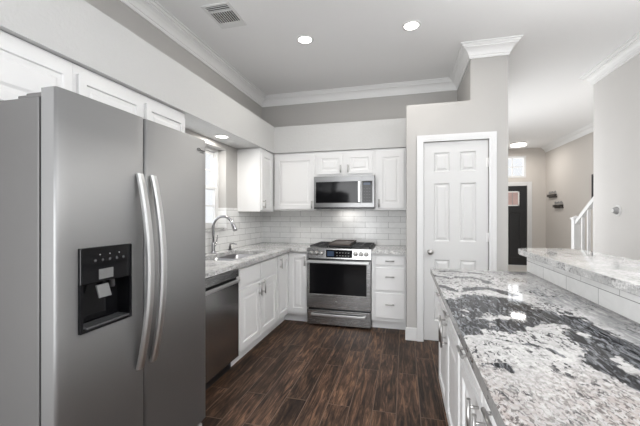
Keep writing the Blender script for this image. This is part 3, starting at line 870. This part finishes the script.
for j in range(ny+1):
    for i in range(nx+1):
        x = x0+(x1-x0)*i/nx; y = y0+(y1-y0)*j/ny
        verts.append((x, y, CT1))
        q = Vector((x*5, y*3.2, 3.1))
        wx = .045*noise.fractal(q, .8, 2.1, 4); wy = .07*noise.fractal(q+Vector((7, 3, 1)), .8, 2.1, 4)
        p = (x+wx, y+wy)
        rr_ = 0.
        for pl, wd, am in VEINS:
            dd_ = seg_d(p, pl)
            if dd_ < wd*2.2:
                rr_ = max(rr_, am*(1-max(0, (dd_-wd*.45)/(wd*.95))))
        # pale islands inside the dark mass
        isl = noise.fractal(Vector((x*11, y*6, 9.)), .7, 2., 3)
        rr_ = max(0, rr_-max(0, isl-.25)*1.5) if rr_ > 0 else 0
        gg = 0.
        for pl, wd in FLOW: gg = max(gg, 1-seg_d(p, pl)/wd)
        gg = max(0, min(1, gg*1.6))*(.75+.5*noise.noise(Vector((x*4, y*2, 0))))
        ww = max(0, min(1, (1.18-y-(x-.3)*.35+.25*noise.noise(Vector((x*5, y*4, 5))))/.45))
        cols += [min(1, rr_), max(0, min(1, gg*(1-rr_))), ww, 1]
W1 = nx+1
for j in range(ny):
    for i in range(nx):
        a = j*W1+i; faces.append((a, a+1, a+W1+1, a+W1))
nv = len(verts)
# skirt: edge and underside
ring = [i for i in range(W1)]+[j*W1+nx for j in range(1, ny+1)]+[ny*W1+i for i in range(nx-1, -1, -1)]+[j*W1 for j in range(ny-1, 0, -1)]
n = len(ring); nfe = len(faces)
for z in (CT1, CT0):
    for i in ring: verts.append((verts[i][0], verts[i][1], z)); cols += [0, 0, 0, 1]
for k in range(n): faces.append((nv+(k+1) % n, nv+k, nv+n+k, nv+n+(k+1) % n))
faces.append(tuple(nv+n+k for k in range(n))[::-1])
me = bpy.data.meshes.new('peninsula_worktop'); me.from_pydata(verts, [], faces); me.update()
ca = me.color_attributes.new('pattern', 'FLOAT_COLOR', 'POINT'); ca.data.foreach_set('color', cols)
o = bpy.data.objects.new('worktop', me); C.objects.link(o); me.materials.append(M['gpen']); me.materials.append(M['gedge'])
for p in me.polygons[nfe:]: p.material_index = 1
tag(o, 'polished granite peninsula worktop with bold black veins and pinkish speckle', 'worktop')

# raised bar top with rounded end
bx0, bx1, by1 = .81, 1.25, 2.82
poly = [(bx0, -.6), (bx1, -.6)]
for k in range(7): a = k*PI/12; poly.append((bx1-.10+.10*math.cos(a), by1-.10+.10*math.sin(a)))
for k in range(7): a = PI/2+k*PI/12; poly.append((bx0+.13+.13*math.cos(a), by1-.13+.13*math.sin(a)))
o = slab('bar_top', MB().prism(poly, 1.0306, 1.07, .004), 'gbar', 'polished grey granite raised bar top along the peninsula', 'bar top')

o.data.materials.append(M['gran'])
for p in o.data.polygons:
    if abs(p.normal.z) < .4: p.material_index = 1

# ------------------------------------------------------------------ lights and ceiling fittings
def downlight(loc, label, power, r=.064):
    t = thing('recessed_light', label, 'recessed light', loc, 0, 'recessed lights')
    MB().lathe([(r*1.28, 0), (r*1.28, -.004), (r*1.02, -.007), (r, -.003), (r, 0)]).build('trim_ring', 'white', t)
    MB().lathe([(0, -.003), (r, -.003), (r, 0), (0, 0)]).build('lens', 'glow', t)
    l = area('downlight_lamp', (0, 0, -.015), (0, 0, 0), r*1.8, r*1.8, power, (1, .96, .90), t, 'DISK')
    return t


downlight((-.936, 3.049, CZ), 'round recessed ceiling light nearer the ceiling air vent', 7)
downlight((.059, 3.061, CZ), 'round recessed ceiling light nearer the pantry column', 7)
downlight((-1.85, 3.07, SZ0), 'small round recessed light under the soffit above the sink window', 7, .06)

v = thing('air_vent', 'square white ceiling air vent with dark louvers near the window wall', 'air vent', (-1.485, 2.51, CZ))
hx, hy = .125, .165
mb = MB(); mb.box(-hx, -hy, -.010, -hx+.025, hy, 0, .003).box(hx-.025, -hy, -.010, hx, hy, 0, .003).box(-hx+.025, -hy, -.010, hx-.025, -hy+.02, 0, .003).box(-hx+.025, hy-.075, -.010, hx-.025, hy, 0, .003).box(-hx+.025, -.075, -.010, hx-.025, -.062, 0); mb.build('frame', 'white', v)
MB().box(-hx+.025, -hy+.02, -.002, hx-.025, hy-.075, 0).build('duct_opening', 'black', v)
mb = MB()
for k in range(9):
    x = -hx+.040+k*.0212; mb.box(x-.0028, -.062, -.009, x+.0028, hy-.075, -.002)
for k in range(3): mb.box(-hx+.025, -hy+.034+k*.022, -.007, hx-.025, -hy+.037+k*.022, -.002)
mb.build('louver', 'white', v)

h = thing('ceiling_light', 'flush round hall ceiling light glowing near the front door', 'ceiling light', (2.62, 8.75, CZ))
MB().lathe([(0, 0), (.17, 0), (.17, -.02), (.155, -.026), (0, -.026)]).build('base', 'nickel', h)
MB().lathe([(.165, -.022), (.175, -.045), (.165, -.075), (.11, -.088), (0, -.092)]).build('shade', 'glow2', h)
area('hall_lamp', (0, 0, -.098), (0, 0, 0), .30, .30, 16, (1, .96, .90), h, 'DISK')

# wall control on the right wall
c = thing('dimmer_knob', 'round white dimmer knob on the pale wall above the bar', 'dimmer', (RX, 4.20, 1.365), 0); c.scale = (.8, .8, .8)
MB().lathe([(0, 0), (.075, 0), (.075, .006), (.070, .010), (0, .010)], axis=(-1, 0, 0), n=32).build('backplate', 'white', c)
mb = MB(); mb.lathe([(.050, .010), (.052, .022), (.045, .030), (.034, .055), (.030, .060), (0, .061)], axis=(-1, 0, 0), n=28); mb.build('knob', 'grey', c)
MB().lathe([(0, .0625), (.024, .0625), (.026, .060)], axis=(-1, 0, 0), n=20).build('cap', 'white', c)

# small dark racks on the hall wall
for (y, z, lab) in ((9.07, 1.775, 'small dark wall rack hung higher and closer to the front door'), (8.75, 1.515, 'small dark wall rack hung lower and closer to the stair railing')):
    r_ = thing('wall_rack', lab, 'wall rack', (HX, y, z), 0, 'small dark hall racks')
    MB().box(-.055, -.21, -.03, 0, .21, .03, .003).build('shelf', 'wood', r_)
    MB().box(-.014, -.22, -.05, 0, .22, -.03).build('back_rail', 'wood', r_)
    mb = MB()
    for k in range(9):
        yy_ = -.19+k*.0475; mb.box(-.02, yy_-.006, .065, -.006, yy_+.006, .085+.012*((k*5) % 3))
    mb.box(-.012, -.20, .063, -.008, .20, .067); mb.box(-.012, -.20, .006, -.008, -.195, .065).box(-.012, .195, .006, -.008, .20, .065)
    mb.build('wire_rail', 'grey', r_)

# framed picture beyond the wall corner
p = thing('picture_frame', 'dark framed picture edge peeking out beside the pale wall corner', 'picture', (HX, 6.97, 1.76))
mb = MB(); mb.box(-.03, -.36, -.32, 0, -.32, .32).box(-.03, .32, -.32, 0, .36, .32).box(-.03, -.32, .28, 0, .32, .32).box(-.03, -.32, -.32, 0, .32, -.28); mb.build('frame', 'iron', p)
MB().box(-.012, -.32, -.28, -.004, .32, .28).build('canvas', 'art', p)

# staircase and railing
st = thing('staircase', 'white stair flight rising behind the pale wall', 'stairs', (2.5, 5.70, 0))
mb = MB(); rise, run = .19, .28
prof = [(0, 0)]
for k in range(9): prof += [(-k*run, (k+1)*rise), (-(k+1)*run, (k+1)*rise)]
prof += [(-9*run, 0)]
a = [mb.bm.verts.new((.06, y, z)) for y, z in prof]; b = [mb.bm.verts.new((HX-2.5-.004, y, z)) for y, z in prof]
mb.bm.faces.new(a); mb.bm.faces.new(b[::-1])
for k in range(len(prof)): mb.bm.faces.new((a[k], a[(k+1) % len(prof)], b[(k+1) % len(prof)], b[k]))
mb.build('steps', 'trim', st)
mb = MB(); pr = [(.0, 0), (.0, .22), (-9*run, 9*rise+.10), (-9*run, 0)]
a = [mb.bm.verts.new((.025, y, z)) for y, z in pr]; b = [mb.bm.verts.new((.06, y, z)) for y, z in pr]
mb.bm.faces.new(a); mb.bm.faces.new(b[::-1])
for k in range(4): mb.bm.faces.new((a[k], a[(k+1) % 4], b[(k+1) % 4], b[k]))
mb.build('stringer', 'trim', st)
rl = thing('stair_railing', 'white stair railing with a newel post and slim balusters', 'railing', (2.5, 5.756, 0))
MB().box(-.045, -.045, 0, .045, .045, 1.25, .005).box(-.058, -.058, 1.25, .058, .058, 1.275, .004).lathe([(.05, 1.275), (.03, 1.29), (.012, 1.30), (0, 1.302)], n=16).build('newel_post', 'trim', rl)
sl = rise/run
mb = MB(); pr = [(-.04, 1.17), (-.04, 1.235), (-1.6, 1.235+1.56*sl), (-1.6, 1.17+1.56*sl)]
a = [mb.bm.verts.new((-.03, y, z)) for y, z in pr]; b = [mb.bm.verts.new((.03, y, z)) for y, z in pr]
mb.bm.faces.new(a); mb.bm.faces.new(b[::-1])
for k in range(4): mb.bm.faces.new((a[k], a[(k+1) % 4], b[(k+1) % 4], b[k]))
mb.build('handrail', 'trim', rl)
for k in range(7):
    y = -.20-k*.155
    MB().box(-.016, y-.016, .24-y*sl-.14, .016, y+.016, 1.18-(y+.04)*sl).build('baluster', 'trim', rl)
